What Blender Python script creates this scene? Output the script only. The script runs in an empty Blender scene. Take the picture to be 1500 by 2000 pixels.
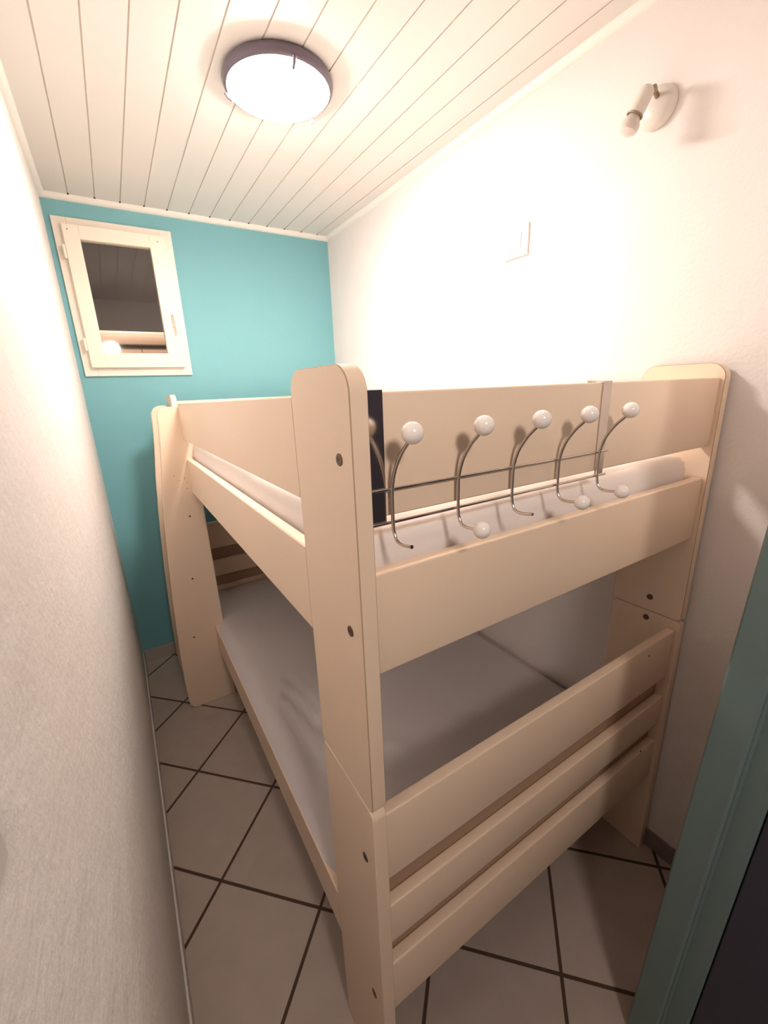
import bpy, bmesh, math, random
from mathutils import Vector, Matrix, noise

random.seed(7)
SC = bpy.context.scene
COL = SC.collection

# ------------------------------------------------------------------ camera, exposure
cam_d = bpy.data.cameras.new('camera')
cam = bpy.data.objects.new('camera', cam_d)
COL.objects.link(cam)
cam.location = (0.1091, -2.6154, 1.5209)
cam.rotation_euler = (1.2841, 0.0356, -0.5601)
cam_d.sensor_fit = 'VERTICAL'
cam_d.sensor_height = 24.0
cam_d.lens = 24.0 * 822.1 / 2000.0
cam_d.clip_start = 0.01
SC.camera = cam

SC.view_settings.view_transform = 'Standard'
SC.view_settings.look = 'None'
SC.view_settings.exposure = 0.0
SC.view_settings.gamma = 1.0
SC.view_settings.use_curve_mapping = False
SC.cycles.max_bounces = 10
SC.cycles.diffuse_bounces = 6
SC.cycles.glossy_bounces = 4
SC.cycles.transparent_max_bounces = 8
SC.cycles.sample_clamp_indirect = 6.0

world = bpy.data.worlds.new('night')
SC.world = world
world.use_nodes = True
world.node_tree.nodes['Background'].inputs[0].default_value = (0.55, 0.6, 0.8, 1)
world.node_tree.nodes['Background'].inputs[1].default_value = 0.012

LAMP_STRENGTH = 135.0
LAMP_COLOR = (1.0, 0.90, 0.815)
HALL_POWER = 10.0
# ceiling light of the hallway behind the open door
hl = bpy.data.lights.new('hallway_light', 'AREA')
hl.shape = 'DISK'; hl.size = 0.20; hl.energy = HALL_POWER; hl.color = (1.0, 0.87, 0.78)
hlo = bpy.data.objects.new('hallway_light', hl)
COL.objects.link(hlo)
hlo.location = (0.20, -3.30, 2.04)
hlo.rotation_euler = (Vector((0.6, -2.15, 1.1)) - Vector(hlo.location)).to_track_quat('-Z', 'Y').to_euler()

# unseen fill lamp, added outside to brighten the garden wall behind the glass
ol = bpy.data.lights.new('outdoor_light', 'AREA')
ol.shape = 'DISK'; ol.size = 0.12; ol.energy = 35.0; ol.color = (1.0, 0.80, 0.66)
olo = bpy.data.objects.new('outdoor_light', ol)
COL.objects.link(olo)
olo.location = (0.22, 0.17, 2.62)
olo.rotation_euler = (Vector((0.22, 0.55, 1.8)) - Vector(olo.location)).to_track_quat('-Z', 'Y').to_euler()

# ------------------------------------------------------------------ constants of the room
W = 1.383          # right wall
H = 2.398          # ceiling
YF = -2.3984        # inside face of the entrance wall
XB = 0.345         # outer face of the bed towards the aisle
YB = -2.1615       # front of the bed
YE = -0.160        # back end of the bed

# ------------------------------------------------------------------ materials
def mat(name, color, rough=0.5, metallic=0.0, bump=0.0, bscale=60.0, var=0.0, vscale=8.0,
        spec=0.5, detail=4.0, emit=None, estr=0.0, bump2=0.0, b2scale=12.0):
    m = bpy.data.materials.new(name)
    m.use_nodes = True
    nt = m.node_tree
    b = nt.nodes['Principled BSDF']
    b.inputs['Base Color'].default_value = (*color, 1)
    b.inputs['Roughness'].default_value = rough
    b.inputs['Metallic'].default_value = metallic
    b.inputs['Specular IOR Level'].default_value = spec
    geo = nt.nodes.new('ShaderNodeNewGeometry')
    if var > 0:
        n = nt.nodes.new('ShaderNodeTexNoise')
        n.inputs['Scale'].default_value = vscale
        n.inputs['Detail'].default_value = 5
        nt.links.new(geo.outputs['Position'], n.inputs['Vector'])
        mx = nt.nodes.new('ShaderNodeMix'); mx.data_type = 'RGBA'
        mx.inputs['A'].default_value = (*[c * (1 - var) for c in color], 1)
        mx.inputs['B'].default_value = (*[min(1, c * (1 + var)) for c in color], 1)
        nt.links.new(n.outputs['Fac'], mx.inputs['Factor'])
        nt.links.new(mx.outputs['Result'], b.inputs['Base Color'])
    if bump > 0:
        n2 = nt.nodes.new('ShaderNodeTexNoise')
        n2.inputs['Scale'].default_value = bscale
        n2.inputs['Detail'].default_value = detail
        nt.links.new(geo.outputs['Position'], n2.inputs['Vector'])
        bp = nt.nodes.new('ShaderNodeBump')
        bp.inputs['Strength'].default_value = bump
        bp.inputs['Distance'].default_value = 0.004
        nt.links.new(n2.outputs['Fac'], bp.inputs['Height'])
        if bump2 > 0:
            n3 = nt.nodes.new('ShaderNodeTexNoise')
            n3.inputs['Scale'].default_value = b2scale
            n3.inputs['Detail'].default_value = 2
            nt.links.new(geo.outputs['Position'], n3.inputs['Vector'])
            bp2 = nt.nodes.new('ShaderNodeBump')
            bp2.inputs['Strength'].default_value = bump2
            bp2.inputs['Distance'].default_value = 0.02
            nt.links.new(n3.outputs['Fac'], bp2.inputs['Height'])
            nt.links.new(bp2.outputs['Normal'], bp.inputs['Normal'])
        nt.links.new(bp.outputs['Normal'], b.inputs['Normal'])
    if emit:
        b.inputs['Emission Color'].default_value = (*emit, 1)
        b.inputs['Emission Strength'].default_value = estr
    return m

M = {}
M['plaster'] = mat('white_rough_plaster', (0.79, 0.755, 0.735), 0.85, bump=0.38, bscale=75, bump2=0.25, b2scale=9, spec=0.2, var=0.02, vscale=5)
M['plaster_r'] = mat('white_wall_paint', (0.80, 0.755, 0.735), 0.8, bump=0.25, bscale=110, bump2=0.15, b2scale=6, spec=0.2, var=0.02, vscale=4)
M['teal'] = mat('turquoise_wall_paint', (0.195, 0.44, 0.485), 0.75, bump=0.15, bscale=70, spec=0.25, var=0.04, vscale=5)
M['teal_trim'] = mat('turquoise_gloss_paint', (0.135, 0.20, 0.195), 0.42, bump=0.15, bscale=60, var=0.06, vscale=10)
M['pvc'] = mat('cream_panelling', (0.72, 0.69, 0.655), 0.42, bump=0.05, bscale=30, spec=0.4)
M['pvc_gap'] = mat('panel_groove_shade', (0.60, 0.54, 0.48), 0.6)
M['hole'] = mat('dark_hole', (0.02, 0.012, 0.01), 0.9)
M['white_trim'] = mat('white_plastic_trim', (0.86, 0.83, 0.78), 0.4)
M['laminate'] = mat('cream_laminate', (0.82, 0.65, 0.50), 0.38, bump=0.03, bscale=200, var=0.035, vscale=3, spec=0.45)
M['hardboard'] = mat('brown_hardboard', (0.40, 0.27, 0.185), 0.6)  # brown carries the shade of the gaps between the end boards
M['seam'] = mat('laminate_edge_seam', (0.42, 0.30, 0.20), 0.5)
M['bolt'] = mat('brown_bronze_bolt', (0.14, 0.09, 0.065), 0.35, metallic=0.7)
M['scuff'] = mat('brown_scuff', (0.42, 0.28, 0.17), 0.7)
M['cap'] = mat('brown_screw_cap', (0.10, 0.05, 0.03), 0.5)
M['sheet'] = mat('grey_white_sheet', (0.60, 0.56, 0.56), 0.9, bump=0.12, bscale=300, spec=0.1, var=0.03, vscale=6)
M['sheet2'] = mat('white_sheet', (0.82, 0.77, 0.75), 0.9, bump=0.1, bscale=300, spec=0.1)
M['chrome'] = mat('polished_steel', (0.62, 0.57, 0.53), 0.14, metallic=1.0)
M['strap'] = mat('brushed_steel', (0.62, 0.55, 0.51), 0.13, metallic=1.0)
M['ball'] = mat('white_glossy_ceramic', (0.90, 0.84, 0.80), 0.12, spec=0.6)
M['rim'] = mat('dark_violet_lamp_rim', (0.13, 0.105, 0.135), 0.35, spec=0.5)
M['opal'] = mat('lit_opal_glass', (0.9, 0.9, 0.9), 0.3, emit=LAMP_COLOR, estr=LAMP_STRENGTH)
M['spot'] = mat('white_lamp_enamel', (0.70, 0.65, 0.60), 0.35)
M['brass'] = mat('dull_brass', (0.30, 0.23, 0.14), 0.4, metallic=0.8)
M['bulb'] = mat('frosted_bulb_glass', (0.66, 0.58, 0.54), 0.35)
M['winframe'] = mat('cream_window_paint', (0.84, 0.78, 0.66), 0.4, bump=0.04, bscale=40)
M['winframe2'] = mat('white_window_paint', (0.84, 0.76, 0.67), 0.4, bump=0.04, bscale=40)
M['outside'] = mat('pink_outdoor_tile', (0.62, 0.45, 0.36), 0.5, var=0.08, vscale=6)
M['door'] = mat('dark_plum_door_paint', (0.040, 0.038, 0.060), 0.55, bump=0.08, bscale=50)
M['switch'] = mat('grey_white_switch_plastic', (0.66, 0.62, 0.62), 0.4)
M['base'] = mat('beige_plinth_tile', (0.24, 0.19, 0.175), 0.35)  # plinth tile with the shade along the right wall in its colour
M['base_light'] = mat('pale_plinth_tile', (0.48, 0.41, 0.37), 0.35)  # lighter copy of the same tile for the better lit back wall
M['coverplate'] = mat('white_cover_plastic', (0.80, 0.76, 0.74), 0.35)

def glass_mat():
    m = bpy.data.materials.new('window_glass')
    m.use_nodes = True
    nt = m.node_tree
    for n in list(nt.nodes): nt.nodes.remove(n)
    out = nt.nodes.new('ShaderNodeOutputMaterial')
    tr = nt.nodes.new('ShaderNodeBsdfTransparent'); tr.inputs[0].default_value = (0.85, 0.84, 0.82, 1)
    gl = nt.nodes.new('ShaderNodeBsdfGlossy'); gl.inputs['Roughness'].default_value = 0.03
    gl.inputs[0].default_value = (0.95, 0.9, 0.88, 1)
    mx = nt.nodes.new('ShaderNodeMixShader'); mx.inputs[0].default_value = 0.085
    nt.links.new(tr.outputs[0], mx.inputs[1]); nt.links.new(gl.outputs[0], mx.inputs[2])
    nt.links.new(mx.outputs[0], out.inputs[0])
    return m
M['glass'] = glass_mat()

def tile_mat():
    """square floor tiles laid on the diagonal, brown grout"""
    m = bpy.data.materials.new('diagonal_floor_tiles')
    m.use_nodes = True
    nt = m.node_tree
    b = nt.nodes['Principled BSDF']
    geo = nt.nodes.new('ShaderNodeNewGeometry')
    S, phi, ox, oy = 0.345, -2.371, 0.1395, -0.9897
    def math_(op, a, bb=None):
        n = nt.nodes.new('ShaderNodeMath'); n.operation = op
        for i, v in enumerate((a, bb)):
            if v is None: continue
            if isinstance(v, (int, float)): n.inputs[i].default_value = v
            else: nt.links.new(v, n.inputs[i])
        return n.outputs[0]
    sub = nt.nodes.new('ShaderNodeVectorMath'); sub.operation = 'SUBTRACT'
    sub.inputs[1].default_value = (ox, oy, 0)
    nt.links.new(geo.outputs['Position'], sub.inputs[0])
    ds = []; cells = []
    for ax in ((math.cos(phi), math.sin(phi), 0), (-math.sin(phi), math.cos(phi), 0)):
        d = nt.nodes.new('ShaderNodeVectorMath'); d.operation = 'DOT_PRODUCT'
        d.inputs[1].default_value = ax
        nt.links.new(sub.outputs[0], d.inputs[0])
        u = math_('DIVIDE', d.outputs['Value'], S)
        fr = math_('FRACT', u)
        cells.append(math_('FLOOR', u))
        ds.append(math_('MINIMUM', fr, math_('SUBTRACT', 1.0, fr)))
    dist = math_('MULTIPLY', math_('MINIMUM', ds[0], ds[1]), S)
    rmp = nt.nodes.new('ShaderNodeMapRange')
    rmp.inputs['From Min'].default_value = 0.0038
    rmp.inputs['From Max'].default_value = 0.0056
    nt.links.new(dist, rmp.inputs['Value'])
    comb = nt.nodes.new('ShaderNodeCombineXYZ')
    nt.links.new(cells[0], comb.inputs[0]); nt.links.new(cells[1], comb.inputs[1])
    wn = nt.nodes.new('ShaderNodeTexWhiteNoise')
    nt.links.new(comb.outputs[0], wn.inputs['Vector'])
    nz = nt.nodes.new('ShaderNodeTexNoise'); nz.inputs['Scale'].default_value = 14; nz.inputs['Detail'].default_value = 6
    nt.links.new(geo.outputs['Position'], nz.inputs['Vector'])
    f = math_('ADD', math_('MULTIPLY', wn.outputs['Value'], 0.3), math_('MULTIPLY', nz.outputs['Fac'], 0.7))
    mxt = nt.nodes.new('ShaderNodeMix'); mxt.data_type = 'RGBA'
    mxt.inputs['A'].default_value = (0.40, 0.33, 0.29, 1)
    mxt.inputs['B'].default_value = (0.56, 0.47, 0.42, 1)
    nt.links.new(f, mxt.inputs['Factor'])
    mx = nt.nodes.new('ShaderNodeMix'); mx.data_type = 'RGBA'
    mx.inputs['A'].default_value = (0.085, 0.045, 0.028, 1)
    nt.links.new(mxt.outputs['Result'], mx.inputs['B'])
    nt.links.new(rmp.outputs['Result'], mx.inputs['Factor'])
    nt.links.new(mx.outputs['Result'], b.inputs['Base Color'])
    rr_ = nt.nodes.new('ShaderNodeMapRange')
    rr_.inputs['To Min'].default_value = 0.85; rr_.inputs['To Max'].default_value = 0.38
    nt.links.new(rmp.outputs['Result'], rr_.inputs['Value'])
    nt.links.new(rr_.outputs['Result'], b.inputs['Roughness'])
    bp = nt.nodes.new('ShaderNodeBump'); bp.inputs['Strength'].default_value = 0.5; bp.inputs['Distance'].default_value = 0.002
    nt.links.new(rmp.outputs['Result'], bp.inputs['Height'])
    nt.links.new(bp.outputs['Normal'], b.inputs['Normal'])
    return m
M['tiles'] = tile_mat()

# ------------------------------------------------------------------ mesh helpers
def obj(name, bm, mats, parent=None, smooth=False, angle=35):
    me = bpy.data.meshes.new(name)
    bmesh.ops.remove_doubles(bm, verts=bm.verts[:], dist=1e-6)
    bmesh.ops.recalc_face_normals(bm, faces=bm.faces[:])
    bm.to_mesh(me); bm.free()
    for m in (mats if isinstance(mats, (list, tuple)) else [mats]):
        me.materials.append(m)
    if smooth:
        for p in me.polygons: p.use_smooth = True
        me.set_sharp_from_angle(angle=math.radians(angle))
    o = bpy.data.objects.new(name, me)
    COL.objects.link(o)
    if parent is not None:
        o.parent = parent
        o.matrix_parent_inverse = Matrix.Identity(4)
        o.location = tuple(-c for c in world_of(parent))
    return o

def world_of(o):
    v = Vector(o.location)
    p = o.parent
    while p is not None:
        v += Vector(p.location); p = p.parent
    return v

def thing(name, label, cat, loc=(0, 0, 0), group=None, kind=None):
    o = bpy.data.objects.new(name, None)
    COL.objects.link(o)
    o.location = loc
    o.empty_display_size = 0.05
    if label: o['label'] = label
    if cat: o['category'] = cat
    if group: o['group'] = group
    if kind: o['kind'] = kind
    return o

def tag(o, label=None, cat=None, group=None, kind=None):
    if label: o['label'] = label
    if cat: o['category'] = cat
    if group: o['group'] = group
    if kind: o['kind'] = kind
    return o

def box(bm, x0, x1, y0, y1, z0, z1, mi=0, bev=0.0, seg=2):
    vs = [bm.verts.new((x, y, z)) for x in (x0, x1) for y in (y0, y1) for z in (z0, z1)]
    idx = [(0, 1, 3, 2), (4, 6, 7, 5), (0, 4, 5, 1), (2, 3, 7, 6), (0, 2, 6, 4), (1, 5, 7, 3)]
    fs = [bm.faces.new([vs[i] for i in q]) for q in idx]
    for f in fs: f.material_index = mi
    if bev > 0:
        es = list({e for f in fs for e in f.edges})
        bmesh.ops.bevel(bm, geom=es, offset=bev, segments=seg, profile=0.5, affect='EDGES')
    return fs

def rr(u0, u1, v0, v1, r=(0, 0, 0, 0), n=8):
    """rounded rectangle, radii for corners (u0v0, u1v0, u1v1, u0v1)"""
    pts = []
    for (cu, cv, su, sv, a0, rad) in ((u0, v0, 1, 1, 180, r[0]), (u1, v0, -1, 1, 270, r[1]), (u1, v1, -1, -1, 0, r[2]), (u0, v1, 1, -1, 90, r[3])):
        if rad <= 0:
            pts.append((cu, cv)); continue
        for k in range(n + 1):
            a = math.radians(a0 + 90 * k / n)
            pts.append((cu + su * rad + rad * math.cos(a), cv + sv * rad + rad * math.sin(a)))
    return pts

def prism(bm, pts, axis, a, b, bev=0.0012, mi=0, seam=None):
    """extrude a 2D profile along an axis, with a thin chamfer round both caps"""
    area = sum(pts[i][0] * pts[(i + 1) % len(pts)][1] - pts[(i + 1) % len(pts)][0] * pts[i][1] for i in range(len(pts)))
    if area < 0: pts = pts[::-1]
    n = len(pts)
    ins = []
    for i in range(n):
        p0, p1, p2 = Vector(pts[i - 1]), Vector(pts[i]), Vector(pts[(i + 1) % n])
        e1 = (p1 - p0).normalized(); e2 = (p2 - p1).normalized()
        n1 = Vector((-e1.y, e1.x)); n2 = Vector((-e2.y, e2.x))
        m = (n1 + n2)
        m = m / max(0.3, m.dot(n1)) if m.length > 1e-9 else n1
        ins.append(tuple(p1 + m * bev))
    def P(q, t):
        return {'x': (t, q[0], q[1]), 'y': (q[0], t, q[1]), 'z': (q[0], q[1], t)}[axis]
    s = 1 if b > a else -1
    if bev > 0:
        rings = [(ins, a), (pts, a + s * bev), (pts, b - s * bev), (ins, b)]
    else:
        rings = [(pts, a), (pts, b)]
    vr = [[bm.verts.new(P(q, t)) for q in ring] for ring, t in rings]
    for k in range(len(vr) - 1):
        for i in range(n):
            f = bm.faces.new([vr[k][i], vr[k][(i + 1) % n], vr[k + 1][(i + 1) % n], vr[k + 1][i]])
            f.material_index = seam if (seam is not None and bev > 0 and k in (0, 2)) else mi
    for ring in (vr[0], vr[-1]):
        f = bm.faces.new(ring); f.material_index = mi

def tube(bm, path, r, n=12, mi=0, caps=True):
    path = [Vector(p) for p in path]
    rings = []
    up = Vector((0.3, 0.2, 0.93)).normalized()
    prev = None
    for i, p in enumerate(path):
        d = (path[min(i + 1, len(path) - 1)] - path[max(i - 1, 0)]).normalized()
        if prev is None:
            x = d.cross(up)
            if x.length < 0.1: x = d.cross(Vector((1, 0, 0)))
        else:
            x = prev - d * prev.dot(d)
        x.normalize(); y = d.cross(x); prev = x
        rad = r[i] if isinstance(r, (list, tuple)) else r
        rings.append([bm.verts.new(p + (x * math.cos(2 * math.pi * k / n) + y * math.sin(2 * math.pi * k / n)) * rad) for k in range(n)])
    for a, b in zip(rings, rings[1:]):
        for k in range(n):
            f = bm.faces.new([a[k], a[(k + 1) % n], b[(k + 1) % n], b[k]]); f.material_index = mi
    if caps:
        for ring in (rings[0], rings[-1]):
            f = bm.faces.new(ring); f.material_index = mi

def lathe(bm, prof, origin, axis, n=40, mi=0):
    """prof: (radius, height) pairs; axis: direction of the height"""
    ax = Vector(axis).normalized()
    x = ax.cross(Vector((0, 0, 1)))
    if x.length < 0.1: x = Vector((1, 0, 0))
    x.normalize(); y = ax.cross(x)
    o = Vector(origin)
    rings = []
    for (r, h) in prof:
        if r < 1e-6:
            rings.append([bm.verts.new(o + ax * h)])
        else:
            rings.append([bm.verts.new(o + ax * h + (x * math.cos(2 * math.pi * k / n) + y * math.sin(2 * math.pi * k / n)) * r) for k in range(n)])
    for a, b in zip(rings, rings[1:]):
        if len(a) == 1 and len(b) == 1: continue
        for k in range(n):
            if len(a) == 1: q = [a[0], b[k], b[(k + 1) % n]]
            elif len(b) == 1: q = [a[k], a[(k + 1) % n], b[0]]
            else: q = [a[k], a[(k + 1) % n], b[(k + 1) % n], b[k]]
            f = bm.faces.new(q); f.material_index = mi
    for ring in (rings[0], rings[-1]):
        if len(ring) > 1:
            f = bm.faces.new(ring); f.material_index = mi

def curve_pts(ctrl, sub=8):
    out = []
    c = [Vector(p) for p in ctrl]
    for i in range(len(c) - 1):
        p0 = c[max(i - 1, 0)]; p1 = c[i]; p2 = c[i + 1]; p3 = c[min(i + 2, len(c) - 1)]
        for k in range(sub):
            t = k / sub
            out.append(0.5 * ((2 * p1) + (-p0 + p2) * t + (2 * p0 - 5 * p1 + 4 * p2 - p3) * t * t + (-p0 + 3 * p1 - 3 * p2 + p3) * t ** 3))
    out.append(c[-1])
    return out

def BM(): return bmesh.new()

# ------------------------------------------------------------------ the setting
bm = BM(); box(bm, -1.0, 1.75, -3.6, 0.15, -0.05, 0.0)
tag(obj('floor', bm, M['tiles']), kind='structure')

# hallway that the open door leads into (behind the camera)
bm = BM(); box(bm, -1.0, 1.75, -4.40, -3.6, -0.05, 0.0)
tag(obj('floor_hallway', bm, M['tiles']), kind='structure')
bm = BM(); box(bm, -1.0, 1.75, -4.40, YF - 0.09, H + 0.012, H + 0.10)
tag(obj('ceiling_hallway', bm, M['plaster_r']), kind='structure')
bm = BM(); box(bm, -1.0, 1.75, -4.50, -4.40, 0.0, H + 0.012)
tag(obj('wall_hallway_back', bm, M['plaster_r']), kind='structure')
bm = BM(); box(bm, -1.1, -1.0, -4.40, YF - 0.09, 0.0, H + 0.012)
tag(obj('wall_hallway_left', bm, M['plaster_r']), kind='structure')
bm = BM(); box(bm, 1.65, 1.75, -4.40, YF - 0.09, 0.0, H + 0.012)
tag(obj('wall_hallway_right', bm, M['plaster_r']), kind='structure')
bm = BM(); box(bm, -1.0, -0.15, YF - 0.09, YF, 0.0, H + 0.012); box(bm, W+0.15, 1.65, YF - 0.09, YF, 0.0, H + 0.012)
tag(obj('wall_hallway_front', bm, M['plaster_r']), kind='structure')

# ceiling of grooved panels running away from the door
bm = BM()
xs = []
x = 0.010; first = True
GROOVES = [0.110 + 0.0997 * k for k in range(13)]
edges = [0.0] + GROOVES + [W]
prev = 0.0
g = 0.0022
cols = [(0.0, H, 0)]
for gx in GROOVES:
    cols += [(gx - g, H, 0), (gx - g * 0.4, H + 0.003, 1), (gx + g * 0.4, H + 0.003, 1), (gx + g, H, 1)]
cols.append((W, H, 0))
Y0, Y1 = -2.60, 0.0
va = [bm.verts.new((c[0], Y0, c[1])) for c in cols]
vb = [bm.verts.new((c[0], Y1, c[1])) for c in cols]
for i in range(len(cols) - 1):
    f = bm.faces.new([va[i], va[i + 1], vb[i + 1], vb[i]])
    f.material_index = 1 if cols[i + 1][2] == 1 else 0
# solid slab above and the small dark ends of the grooves
box(bm, -0.15, W + 0.15, -2.60, 0.15, H + 0.012, H + 0.10)
for gx in GROOVES:
    box(bm, gx - 0.0035, gx + 0.0035, -0.030, -0.022, H - 0.0015, H + 0.004, mi=2)
tag(obj('ceiling', bm, [M['pvc'], M['pvc_gap'], M['hole']]), kind='structure')

bm = BM(); box(bm, -0.15, 0.0, YF - 0.09, 0.15, 0.0, H + 0.01)
tag(obj('wall_left', bm, M['plaster']), kind='structure')
bm = BM(); box(bm, W, W + 0.15, YF - 0.09, 0.15, 0.0, H + 0.01)
tag(obj('wall_right', bm, M['plaster_r']), kind='structure')

# back wall with the opening of the small window
wx0, wx1, wz0, wz1 = 0.024, 0.511, 1.626, 2.310
bm = BM()
ox0, ox1, oz0, oz1 = wx0 + 0.03, wx1 - 0.03, wz0 + 0.03, wz1 - 0.03
box(bm, 0.0, ox0, 0.0, 0.13, 0.0, H + 0.01)
box(bm, ox1, W, 0.0, 0.13, 0.0, H + 0.01)
box(bm, ox0, ox1, 0.0, 0.13, 0.0, oz0)
box(bm, ox0, ox1, 0.0, 0.13, oz1, H + 0.01)
tag(obj('wall_back', bm, M['teal']), kind='structure')

# entrance wall beside and above the door opening
DX = 0.9948
bm = BM()
box(bm, DX, W, YF - 0.09, YF, 0.0, H + 0.01)
box(bm, 0.0, DX, YF - 0.09, YF, 2.08, H + 0.01)
tag(obj('wall_front', bm, M['plaster_r']), kind='structure')

# baseboards
bm = BM(); box(bm, 0.0, 0.006, YF, 0.0, 0.0, 0.070, bev=0.002)
tag(obj('baseboard_left', bm, M['plaster']), kind='structure')
bm = BM(); box(bm, 0.008, W - 0.008, -0.009, 0.0, 0.0, 0.078, bev=0.002)
tag(obj('baseboard_back', bm, M['base_light']), kind='structure')
bm = BM(); box(bm, W - 0.008, W, YF, 0.0, 0.0, 0.068, bev=0.002)
tag(obj('baseboard_right', bm, M['base']), kind='structure')

# ceiling trims (quarter round beads)
def quarter(r, n=6):
    return [(0, 0)] + [(r * math.cos(math.radians(90 * k / n)), -r * math.sin(math.radians(90 * k / n))) for k in range(n + 1)]
bm = BM(); prism(bm, [(-q[0], H + q[1]) for q in quarter(0.022)], 'x', 0.0, W, bev=0)
tag(obj('trim_1', bm, M['white_trim'], smooth=True), kind='structure')
bm = BM(); prism(bm, [(q[0], H + q[1]) for q in quarter(0.022)], 'y', YF, -0.022, bev=0)
tag(obj('trim_2', bm, M['white_trim'], smooth=True), kind='structure')
bm = BM(); prism(bm, [(W - q[0], H + q[1]) for q in quarter(0.02)], 'y', YF, -0.022, bev=0)
tag(obj('trim_3', bm, M['white_trim'], smooth=True), kind='structure')

# ---- window
win = thing('window_1', None, None, ((wx0 + wx1) / 2, 0.0, wz0), kind='structure')
def frame_ring(bm, x0, x1, z0, z1, wid, y0, y1, bev=0.002):
    box(bm, x0, x0 + wid, y0, y1, z0, z1, bev=bev)
    box(bm, x1 - wid, x1, y0, y1, z0, z1, bev=bev)
    box(bm, x0 + wid, x1 - wid, y0, y1, z0, z0 + wid, bev=bev)
    box(bm, x0 + wid, x1 - wid, y0, y1, z1 - wid, z1, bev=bev)
bm = BM(); frame_ring(bm, wx0, wx1, wz0, wz1, 0.055, -0.012, 0.03)
obj('window_frame', bm, M['winframe2'], win)
sx0, sx1, sz0, sz1 = 0.058, 0.478, 1.665, 2.279
gx0, gx1, gz0, gz1 = 0.121, 0.405, 1.734, 2.220
bm = BM()
box(bm, sx0, gx0, -0.034, 0.01, sz0, sz1, bev=0.003)
box(bm, gx1, sx1, -0.034, 0.01, sz0, sz1, bev=0.003)
box(bm, gx0 - 0.001, gx1 + 0.001, -0.034, 0.01, sz0, gz0, bev=0.003)
box(bm, gx0 - 0.001, gx1 + 0.001, -0.034, 0.01, gz1, sz1, bev=0.003)
obj('window_sash', bm, M['winframe'], win)
bm = BM(); box(bm, gx0 - 0.004, gx1 + 0.004, -0.012, -0.009, gz0 - 0.004, gz1 + 0.004)
obj('glass', bm, M['glass'], win)
for hz in (2.163, 1.771):
    bm = BM()
    tube(bm, [(sx0 - 0.006, -0.038, hz - 0.028), (sx0 - 0.006, -0.038, hz + 0.028)], 0.006, 12)
    box(bm, sx0 - 0.022, sx0 - 0.006, -0.018, -0.012, hz - 0.022, hz + 0.022)
    obj('hinge', bm, M['winframe2'], win, smooth=True)
bm = BM()
box(bm, 0.447, 0.470, -0.040, -0.034, 1.865, 1.935, bev=0.002)
lathe(bm, [(0.008, 0), (0.008, 0.022), (0.0, 0.024)], (0.459, -0.040, 1.918), (0, -1, 0), 16)
tube(bm, curve_pts([(0.459, -0.060, 1.925), (0.460, -0.064, 1.90), (0.462, -0.064, 1.86), (0.463, -0.060, 1.832)]), [0.007] * 24 + [0.005], 12)
obj('window_handle', bm, M['white_trim'], win, smooth=True)
for (px, pz) in ((0.078, 2.255), (0.440, 2.250)):
    bm = BM(); lathe(bm, [(0.0025, 0), (0.0025, 0.001), (0, 0.0012)], (px, -0.034, pz), (0, -1, 0), 10)
    obj('screw_hole', bm, M['cap'], win)

# parapet outside the window
par = thing('garden_wall', 'pink tiled wall top outside, low behind the window glass', 'wall', (0.4, 0.56, 0.0))
bm = BM(); box(bm, -0.6, 1.4, 0.52, 0.66, 0.0, 1.815, bev=0.002)
box(bm, -0.6, 0.322, 0.512, 0.52, 1.2, 1.812); box(bm, 0.326, 1.4, 0.512, 0.52, 1.2, 1.812)
obj('tiled_face', bm, M['outside'], par)
bm = BM(); box(bm, -0.6, 1.4, 0.500, 0.68, 1.818, 1.902, bev=0.012, seg=3)
obj('coping', bm, M['outside'], par, smooth=True)

# ---- door opening: turquoise jamb and dark door leaf
door = thing('door_1', None, None, (0.98, YF - 0.05, 0.0), kind='structure')
LEAN = 0.035
def lean(o, y0=YF, z0=0.757193):
    for v in o.data.vertices:
        v.co.y += -LEAN * (v.co.z - z0)
bm = BM()
prof = [(0.8999, -2.3947), (0.8999, -2.4415), (0.9036, -2.4464), (0.9165, -2.4464), (0.9195, -2.4501), (0.9195, -2.4833), (0.9232, -2.487), (0.9958, -2.487), (0.9958, -2.3947), (0.9048, -2.391)]
prism(bm, prof, 'z', 0.0, 2.08, bev=0)
jamb = obj('door_jamb', bm, M['teal_trim'], door)
lean(jamb)
bm = BM(); lathe(bm, [(0.004, 0), (0.004, 0.0012), (0, 0.0015)], (0.9195, -2.4569, 1.07084), (-1, 0, 0), 14)
obj('screw', bm, M['cap'], door)
bm = BM(); box(bm, 0.9269, 0.9669, -3.30, -2.4888, 0.008, 2.04, bev=0.002)
leaf = obj('door_leaf', bm, M['door'], door)
lean(leaf)
bm = BM(); box(bm, 0.0, 0.9958, -2.487, -2.3947, 2.045, 2.079)
obj('door_head', bm, M['teal_trim'], door)

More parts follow.
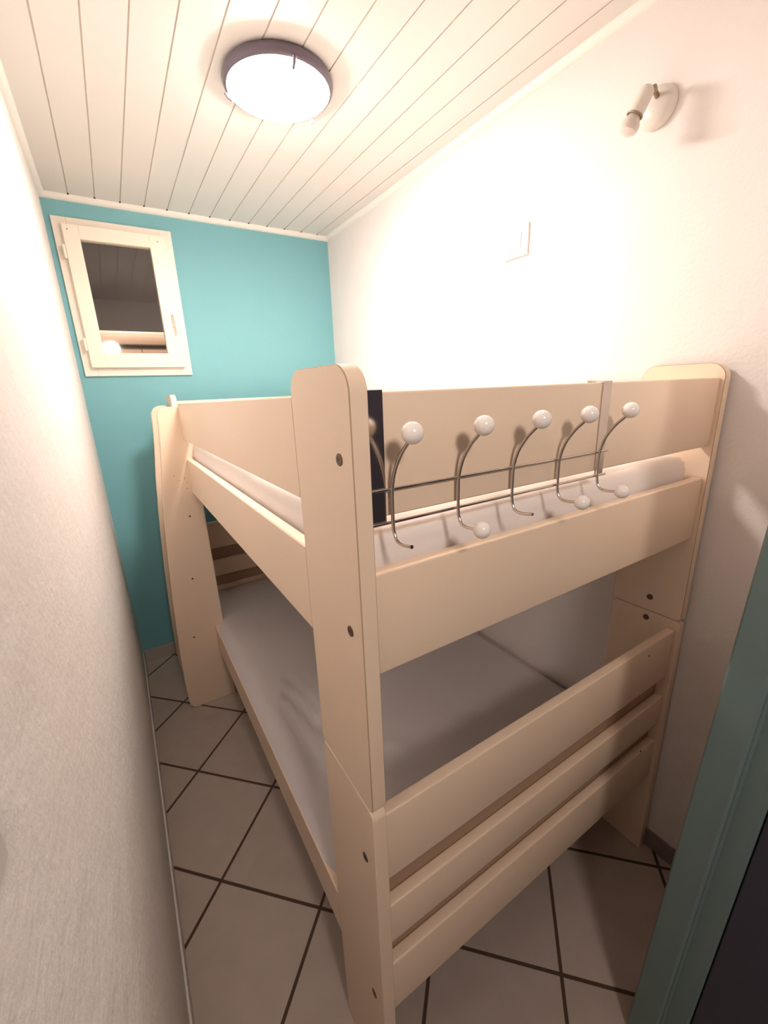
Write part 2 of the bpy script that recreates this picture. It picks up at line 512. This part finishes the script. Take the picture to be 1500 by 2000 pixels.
# ------------------------------------------------------------------ bunk bed
bed = thing('bunk_bed', 'cream laminate bunk bed with end boards and ladder, standing against the right wall', 'bunk bed', (0.86, -1.16, 0.0))
LAM = [M['laminate'], M['seam']]
PT = 0.026
PW = 0.1935
ZJ = 0.861
ZT = 1.551
def post(x0, x1, y0, y1, ztop=ZT):
    bm = BM(); prism(bm, rr(y0, y1, ZJ + 0.0008, ztop, (0.012, 0.012, 0.036, 0.036)), 'x', x0, x1, bev=0.0014, seam=1)
    obj('upper_post', bm, LAM, bed, smooth=True, angle=30)
    bm = BM(); prism(bm, rr(y0, y1, 0.0, ZJ - 0.0008, (0.004, 0.004, 0.016, 0.016)), 'x', x0, x1, bev=0.0018)
    obj('lower_post', bm, LAM, bed, smooth=True, angle=30)
XR0, XR1 = 1.345, 1.372
post(XB, XB + PT, YB, YB + PW)
post(XR0, XR1, YB, YB + PW)
post(XB, XB + PT, YE - PW, YE, 1.525)
post(XR0, XR1, YE - PW, YE, 1.525)

def board(name, x0, x1, y0, y1, z0, z1, bev=0.0035):
    bm = BM(); box(bm, x0, x1, y0, y1, z0, z1, bev=bev, seg=3)
    return obj(name, bm, LAM, bed, smooth=True, angle=40)
BY0, BY1 = YB + 0.0095, YB + 0.0325
xa, xb_ = XB + PT, XR0
for nm, z0, z1 in (('upper_end_board', 1.3535, 1.5165), ('upper_end_rail', 1.1096, 1.2727),
                   ('lower_end_board', 0.6805, 0.8333), ('lower_end_board', 0.5111, 0.6101), ('lower_end_board', 0.3124, 0.4484)):
    board(nm, xa, xb_, BY0, BY1, z0, z1)
    dz = 0.0 if z1 < 1.3 else -0.022
    board(nm, xa, xb_, YE - 0.0325, YE - 0.0095, z0 + dz, z1 + dz)

bm = BM(); box(bm, xa, xb_, BY1 + 0.0003, BY1 + 0.0043, 0.330, 0.800)  # backing of the board gaps, their shade put into its colour
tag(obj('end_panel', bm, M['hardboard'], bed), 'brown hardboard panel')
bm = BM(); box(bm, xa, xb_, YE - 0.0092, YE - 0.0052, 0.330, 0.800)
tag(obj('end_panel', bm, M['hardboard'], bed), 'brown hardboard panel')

# aisle side
def side_board(name, y0, y1, z0a, z1a, z0b, z1b, x0=XB + 0.0004, x1=XB + 0.025):
    """board whose height may differ slightly between its two ends"""
    bm = BM(); prism(bm, [(y0, z0a), (y1, z0b), (y1, z1b), (y0, z1a)], 'x', x0, x1, bev=0.0022)
    return obj(name, bm, LAM, bed)
side_board('guard_board', YB + PW + 0.0006, -0.5805, 1.350, 1.5135, 1.333, 1.489)
side_board('side_rail', YB + PW + 0.0006, -0.5805, 1.1045, 1.2655, 1.098, 1.250)
side_board('side_rail', -0.5495, YE - PW, 1.098, 1.250, 1.098, 1.250)
side_board('lower_side_rail', YB + PW + 0.0006, -0.5805, 0.292, 0.420, 0.292, 0.420)
side_board('lower_side_rail', -0.5495, YE - PW, 0.292, 0.420, 0.292, 0.420)
# wall side
for nm, z0, z1 in (('guard_board', 1.352, 1.512), ('side_rail', 1.1045, 1.2655), ('lower_side_rail', 0.292, 0.40)):
    side_board(nm, YB + PW + 0.0006, YE - PW - 0.0006, z0, z1, z0, z1, x0=XR0 + 0.001, x1=XR1 - 0.001)
# mattress bases
for z in (1.135, 0.262):
    bm = BM()
    for k in range(14):
        y = YB + 0.08 + k * 0.137
        box(bm, XB + 0.026, XR0, y, y + 0.07, z, z + 0.018)
    obj('slatted_base', bm, M['laminate'], bed)

# bolts in the near post, caps inside the right post
for z in (1.434, 1.182, 0.728, 0.349):
    bm = BM()
    lathe(bm, [(0.0, 0.0004), (0.0016, 0.0004), (0.0018, 0.0012), (0.004, 0.0010), (0.0045, 0.0016), (0.0078, 0.0014), (0.0084, 0.0006), (0.0084, -0.002)],
          (XB, -2.125, z), (-1, 0, 0), 28, 0)
    # dark socket in the middle
    lathe(bm, [(0.0017, 0.0005), (0.0017, 0.0009), (0.0, 0.0009)], (XB, -2.125, z), (-1, 0, 0), 12, 1)
    obj('bolt', bm, [M['bolt'], M['hole']], bed, smooth=True)
for (y, z) in ((-2.074, 0.905), (-2.072, 0.838)):
    bm = BM(); lathe(bm, [(0.0085, -0.001), (0.0085, 0.0008), (0.0, 0.001)], (XR0, y, z), (-1, 0, 0), 22)
    obj('screw_cap', bm, M['cap'], bed)
for (x, y, z) in ((1.215, BY0, 0.802), (1.262, BY0, 0.452)):
    bm = BM(); lathe(bm, [(0.003, -0.001), (0.003, 0.0006), (0.0, 0.0007)], (x, y, z), (0, -1, 0), 14)
    obj('screw_hole', bm, M['cap'], bed)

# ladder
def ladder_side(y0, y1, right):
    left = [(0.205, 0.0), (0.186, 0.006), (0.174, 0.022), (0.169, 0.06), (0.168, 0.125), (0.170, 0.30), (0.177, 0.454), (0.187, 0.64), (0.199, 0.808),
            (0.212, 0.977), (0.229, 1.144), (0.248, 1.290), (0.256, 1.380), (0.258, 1.415)]
    c = [(0.2585 + 0.046 * (1 - math.cos(math.radians(a))), 1.430 + 0.046 * math.sin(math.radians(a))) for a in range(0, 91, 12)]
    pts = left + c + [(right - 0.006, 1.4765), (right, 1.4705)] + [(right, 1.05), (right + 0.004, 0.47), (right + 0.008, 0.0)]
    bm = BM(); prism(bm, pts, 'y', y0, y1, bev=0.0025)
    return obj('ladder_side', bm, LAM, bed, smooth=True, angle=30)
ladder_side(-0.580, -0.550, 0.3825)
ladder_side(-0.262, -0.232, 0.336)
for (x, z) in ((0.318, 0.992), (0.283, 0.690), (0.244, 0.388)):
    bm = BM(); box(bm, x - 0.042, x + 0.042, -0.5495, -0.2625, z - 0.012, z + 0.012, bev=0.004)
    obj('ladder_rung', bm, LAM, bed, smooth=True)
    bm = BM(); lathe(bm, [(0.0045, -0.001), (0.0045, 0.0008), (0.0, 0.001)], (x, -0.580, z), (0, -1, 0), 16)
    obj('screw_cap', bm, M['cap'], bed)

for (x, z, a, b) in ((0.283, 1.183, .003, .003), (0.327, 1.120, .0035, .0025), (0.301, 1.160, .004, .0015), (0.322, 1.168, .002, .006), (0.330, 1.148, .0012, .005)):
    bm = BM()
    lo = [(x + a * math.cos(t * 0.785) * random.uniform(.7, 1.2), z + b * math.sin(t * 0.785) * random.uniform(.7, 1.2)) for t in range(8)]
    prism(bm, lo, 'y', -0.5803, -0.5798, bev=0)
    tag(obj('scuff_mark', bm, M['scuff'], bed), 'brown scuff on the ladder side')

# ------------------------------------------------------------------ mattresses
def mattress(name, x0, x1, y0, y1, z0, z1, r, m, wr=None, lip=None, nx=60, ny=110):
    bm = BM()
    def prof_t(n, L, rad):
        # parameter positions, dense at the rounded rims
        return None
    top = {}
    grid = []
    def ease(d, rad):
        d = max(0.0, min(1.0, d / rad))
        return math.sqrt(max(0.0, 1 - (1 - d) ** 2))
    us = [0, .004, .012, .022, .035] + [0.05 + 0.9 * k / (nx - 1) for k in range(nx)] + [.965, .978, .988, .996, 1]
    vs = [0, .002, .006, .012, .018] + [0.025 + 0.95 * k / (ny - 1) for k in range(ny)] + [.982, .988, .994, .998, 1]
    for u in us:
        row = []
        for v in vs:
            X = x0 + (x1 - x0) * u; Y = y0 + (y1 - y0) * v
            e = min(ease((X - x0), r), ease((x1 - X), r), ease(Y - y0, r), ease(y1 - Y, r))
            z = z1 - r + r * e
            if wr: z += wr(X, Y) * min(1, e * 1.2)
            if lip and X < x0 + 0.05:
                X += lip(Y) * (1 - (X - x0) / 0.05) 
            if lip and u < 0.03: z = max(z, 0.4215 + 0.25 * (X + 0.0235 - x0) * (u > 0))
            row.append(bm.verts.new((X, Y, z)))
        grid.append(row)
    for i in range(len(us) - 1):
        for j in range(len(vs) - 1):
            bm.faces.new([grid[i][j], grid[i + 1][j], grid[i + 1][j + 1], grid[i][j + 1]])
    # side walls and bottom
    loop = [grid[i][0] for i in range(len(us))] + [grid[-1][j] for j in range(1, len(vs))] + [grid[i][-1] for i in range(len(us) - 2, -1, -1)] + [grid[0][j] for j in range(len(vs) - 2, 0, -1)]
    low = [bm.verts.new((min(max(v.co.x, x0 + 0.004), x1 - 0.004), min(max(v.co.y, y0 + 0.004), y1 - 0.004), z0)) for v in loop]
    n = len(loop)
    for i in range(n):
        bm.faces.new([loop[i], low[i], low[(i + 1) % n], loop[(i + 1) % n]])
    bm.faces.new(low)
    return obj(name, bm, m, smooth=True, angle=60)

def crease(X, Y, pts, depth, width):
    best = 9
    for a, b in zip(pts, pts[1:]):
        ax, ay = a; bx, by = b
        t = max(0, min(1, ((X - ax) * (bx - ax) + (Y - ay) * (by - ay)) / ((bx - ax) ** 2 + (by - ay) ** 2)))
        d = math.hypot(X - ax - t * (bx - ax), Y - ay - t * (by - ay))
        best = min(best, d)
    return depth * (math.exp(-(best / width) ** 2) - 0.7 * math.exp(-((best - 2 * width) / width) ** 2))

CR = [[(0.47, -1.30), (0.50, -1.50), (0.56, -1.66), (0.66, -1.74)], [(0.43, -1.35), (0.44, -1.6), (0.46, -1.8), (0.47, -1.95)], [(0.50, -1.2), (0.52, -1.35), (0.53, -1.45)]]
def low_wr(X, Y):
    z = 0.010 * math.sin(math.pi * (Y + 2.12) / 1.93) * 0.5
    z += crease(X, Y, CR[0], -0.006, 0.016) + crease(X, Y, CR[1], -0.005, 0.014) + crease(X, Y, CR[2], -0.004, 0.013)
    z += 0.004 * noise.noise(Vector((X * 3, Y * 2.2, 0.3)))
    return z
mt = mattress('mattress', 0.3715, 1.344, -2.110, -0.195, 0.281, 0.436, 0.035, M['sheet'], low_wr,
              lip=lambda Y: -0.0235 * max(0.0, min(1.0, (Y + 1.962) / 0.07)) * max(0.0, min(1.0, (-0.585 - Y) / 0.06)))
tag(mt, 'grey-white sheeted mattress on the lower bunk, creased near its front corner', 'mattress')
def up_wr(X, Y):
    return 0.006 * noise.noise(Vector((X * 4, Y * 3, 2.3))) + 0.004 * noise.noise(Vector((X * 11, Y * 9, 1.3)))
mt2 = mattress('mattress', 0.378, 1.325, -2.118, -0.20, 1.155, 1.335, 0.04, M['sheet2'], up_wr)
tag(mt2, 'white sheeted mattress on the top bunk behind the guard boards', 'mattress')

# ------------------------------------------------------------------ hook rack on the end board
rack = thing('hook_rack', 'steel over-the-board hook rack with white ball tips hanging on the upper end board', 'coat rack', (0.63, BY0 - 0.002, 1.3435))
for bx, bw in ((0.3715, 0.024), (0.866, 0.026)):
    bm = BM()
    t = 0.0016
    zt = 1.5165
    yf = BY0 - 0.0006
    # profile in (y, z): front strip, over the top, short lip behind
    pts = [(yf, 1.343), (yf - t, 1.343), (yf - t, zt + 0.0008 + t), (BY1 + 0.006 + t, zt + 0.003 + t), (BY1 + 0.006 + t, zt - 0.012), (BY1 + 0.006, zt - 0.012), (BY1 + 0.006, zt + 0.003), (yf, zt + 0.0008)]
    prism(bm, pts, 'x', bx, bx + bw, bev=0)
    obj('hanging_strap', bm, M['strap'], rack)
YBAR = BY0 - 0.0043
for z in (1.3455, 1.3915):
    bm = BM(); tube(bm, [(0.372, YBAR, z), (0.897, YBAR, z)], 0.0022, 12)
    obj('cross_bar', bm, M['chrome'], rack, smooth=True)
YH = YBAR - 0.0046
hooks = [(0.401, True, False), (0.5165, True, True), (0.6315, True, False), (0.7465, True, True), (0.8645, True, True)]
for hx, up, lowb in hooks:
    bm = BM()
    path = curve_pts([(hx, -2.204, 1.3245), (hx, -2.186, 1.3215), (hx, -2.172, 1.3225), (hx, -2.1655, 1.3285), (hx, YH - 0.0005, 1.342), (hx, YH, 1.37),
                      (hx, YH - 0.001, 1.395), (hx, YH - 0.009, 1.420), (hx, YH - 0.023, 1.441), (hx, YH - 0.037, 1.455), (hx, -2.206, 1.462)], 6)
    tube(bm, path, 0.0026, 12)
    hk = obj('hook', bm, M['chrome'], rack, smooth=True)
    bm = BM()
    bmesh.ops.create_uvsphere(bm, u_segments=32, v_segments=20, radius=0.0135, matrix=Matrix.Translation((hx, -2.209, 1.4690)))
    tag(obj('ball_tip', bm, M['ball'], hk, smooth=True), 'white glossy ball')
    if lowb:
        bm = BM()
        bmesh.ops.create_uvsphere(bm, u_segments=32, v_segments=20, radius=0.0125, matrix=Matrix.Translation((hx, -2.211, 1.3250)))
        tag(obj('ball_tip', bm, M['ball'], hk, smooth=True), 'white glossy ball')

# ------------------------------------------------------------------ ceiling lamp
LX, LY = 0.692, -1.160
lamp = thing('ceiling_lamp', 'round lit ceiling lamp with opal glass and dark violet rim', 'lamp', (LX, LY, H))
bm = BM()
lathe(bm, [(0.02, 0.0), (0.146, 0.0), (0.156, 0.004), (0.1595, 0.012), (0.1575, 0.021), (0.153, 0.027), (0.148, 0.029), (0.146, 0.026), (0.144, 0.016), (0.02, 0.016)], (LX, LY, H - 0.0005), (0, 0, -1), 72)
obj('rim', bm, M['rim'], lamp, smooth=True)
bm = BM()
dome = [(0.1445, 0.018)] + [(0.1445 * math.cos(math.radians(a)), 0.020 + 0.044 * math.sin(math.radians(a))) for a in range(0, 90, 8)] + [(0.0, 0.064)]
lathe(bm, dome, (LX, LY, H), (0, 0, -1), 64)
obj('glass_shade', bm, M['opal'], lamp, smooth=True)
for a in (-94, 150, 28):
    c, s = math.cos(math.radians(a)), math.sin(math.radians(a))
    bm = BM()
    tube(bm, [(LX + c * 0.157, LY + s * 0.157, H - 0.028), (LX + c * 0.150, LY + s * 0.150, H - 0.038), (LX + c * 0.138, LY + s * 0.138, H - 0.047)], [0.005, 0.005, 0.004], 10)
    obj('clip', bm, M['rim'], lamp, smooth=True)

# ------------------------------------------------------------------ wall spotlight
spot = thing('wall_spotlight', 'small white spotlight with bare frosted bulb high on the right wall', 'lamp', (W, -1.902, 2.160))
bm = BM()
lathe(bm, [(0.043, 0.0), (0.0445, 0.003), (0.042, 0.013), (0.035, 0.021), (0.02, 0.026), (0.0, 0.027)], (W - 0.0005, -1.905, 2.158), (-1, 0, 0), 48)
obj('mounting_plate', bm, M['spot'], spot, smooth=True)
bm = BM()
tube(bm, [(W - 0.024, -1.912, 2.172), (W - 0.050, -1.916, 2.178), (W - 0.058, -1.914, 2.178)], 0.0055, 12)
lathe(bm, [(0.0, -0.008), (0.008, -0.008), (0.009, 0.0), (0.008, 0.008), (0.0, 0.008)], (W - 0.056, -1.915, 2.176), (0, -1, 0), 18)
obj('swivel_joint', bm, M['brass'], spot, smooth=True)
p0 = Vector((1.308, -1.916, 2.174)); p1 = Vector((1.294, -1.899, 2.126))
d = (p1 - p0).normalized(); L = (p1 - p0).length
bm = BM()
lathe(bm, [(0.0, -0.004), (0.010, -0.003), (0.0165, 0.004), (0.0175, 0.012), (0.018, L - 0.002), (0.0185, L), (0.0165, L + 0.001), (0.0165, L - 0.02), (0.0, L - 0.02)], p0, d, 32)
obj('lamp_holder', bm, M['spot'], spot, smooth=True)
bm = BM()
lathe(bm, [(0.0182, L - 0.001), (0.0195, L + 0.001), (0.0182, L + 0.003), (0.0168, L + 0.003), (0.0168, L - 0.001)], p0, d, 32)
obj('holder_ring', bm, M['brass'], spot, smooth=True)
bm = BM()
lathe(bm, [(0.013, L - 0.018), (0.014, L + 0.004), (0.0165, L + 0.008), (0.0215, L + 0.017), (0.0228, L + 0.025), (0.0205, L + 0.033), (0.013, L + 0.0385), (0.0, L + 0.040)], p0, d, 32)
obj('light_bulb', bm, M['bulb'], spot, smooth=True)

# ------------------------------------------------------------------ cover plate on the right wall, switch by the door
cp = thing('wall_cover_plate', 'square white cover plate on the right wall below the spotlight', 'cover plate', (W, -1.4725, 1.983))
bm = BM(); box(bm, W - 0.010, W - 0.0003, -1.525, -1.420, 1.935, 2.031, bev=0.002)
obj('plate_frame', bm, M['coverplate'], cp)
bm = BM(); box(bm, W - 0.0135, W - 0.0102, -1.500, -1.445, 1.958, 2.008, bev=0.0012)
obj('plate_insert', bm, M['coverplate'], cp)

sw = thing('light_switch', 'flat grey-white light switch on the left wall beside the door', 'light switch', (0.0, -2.348, 1.275))
bm = BM(); box(bm, 0.0003, 0.006, -2.412, -2.327, 1.254, 1.339, bev=0.0015)
obj('switch_plate', bm, M['switch'], sw)
bm = BM(); box(bm, 0.0062, 0.009, -2.393, -2.346, 1.273, 1.320, bev=0.001)
obj('rocker', bm, M['switch'], sw)
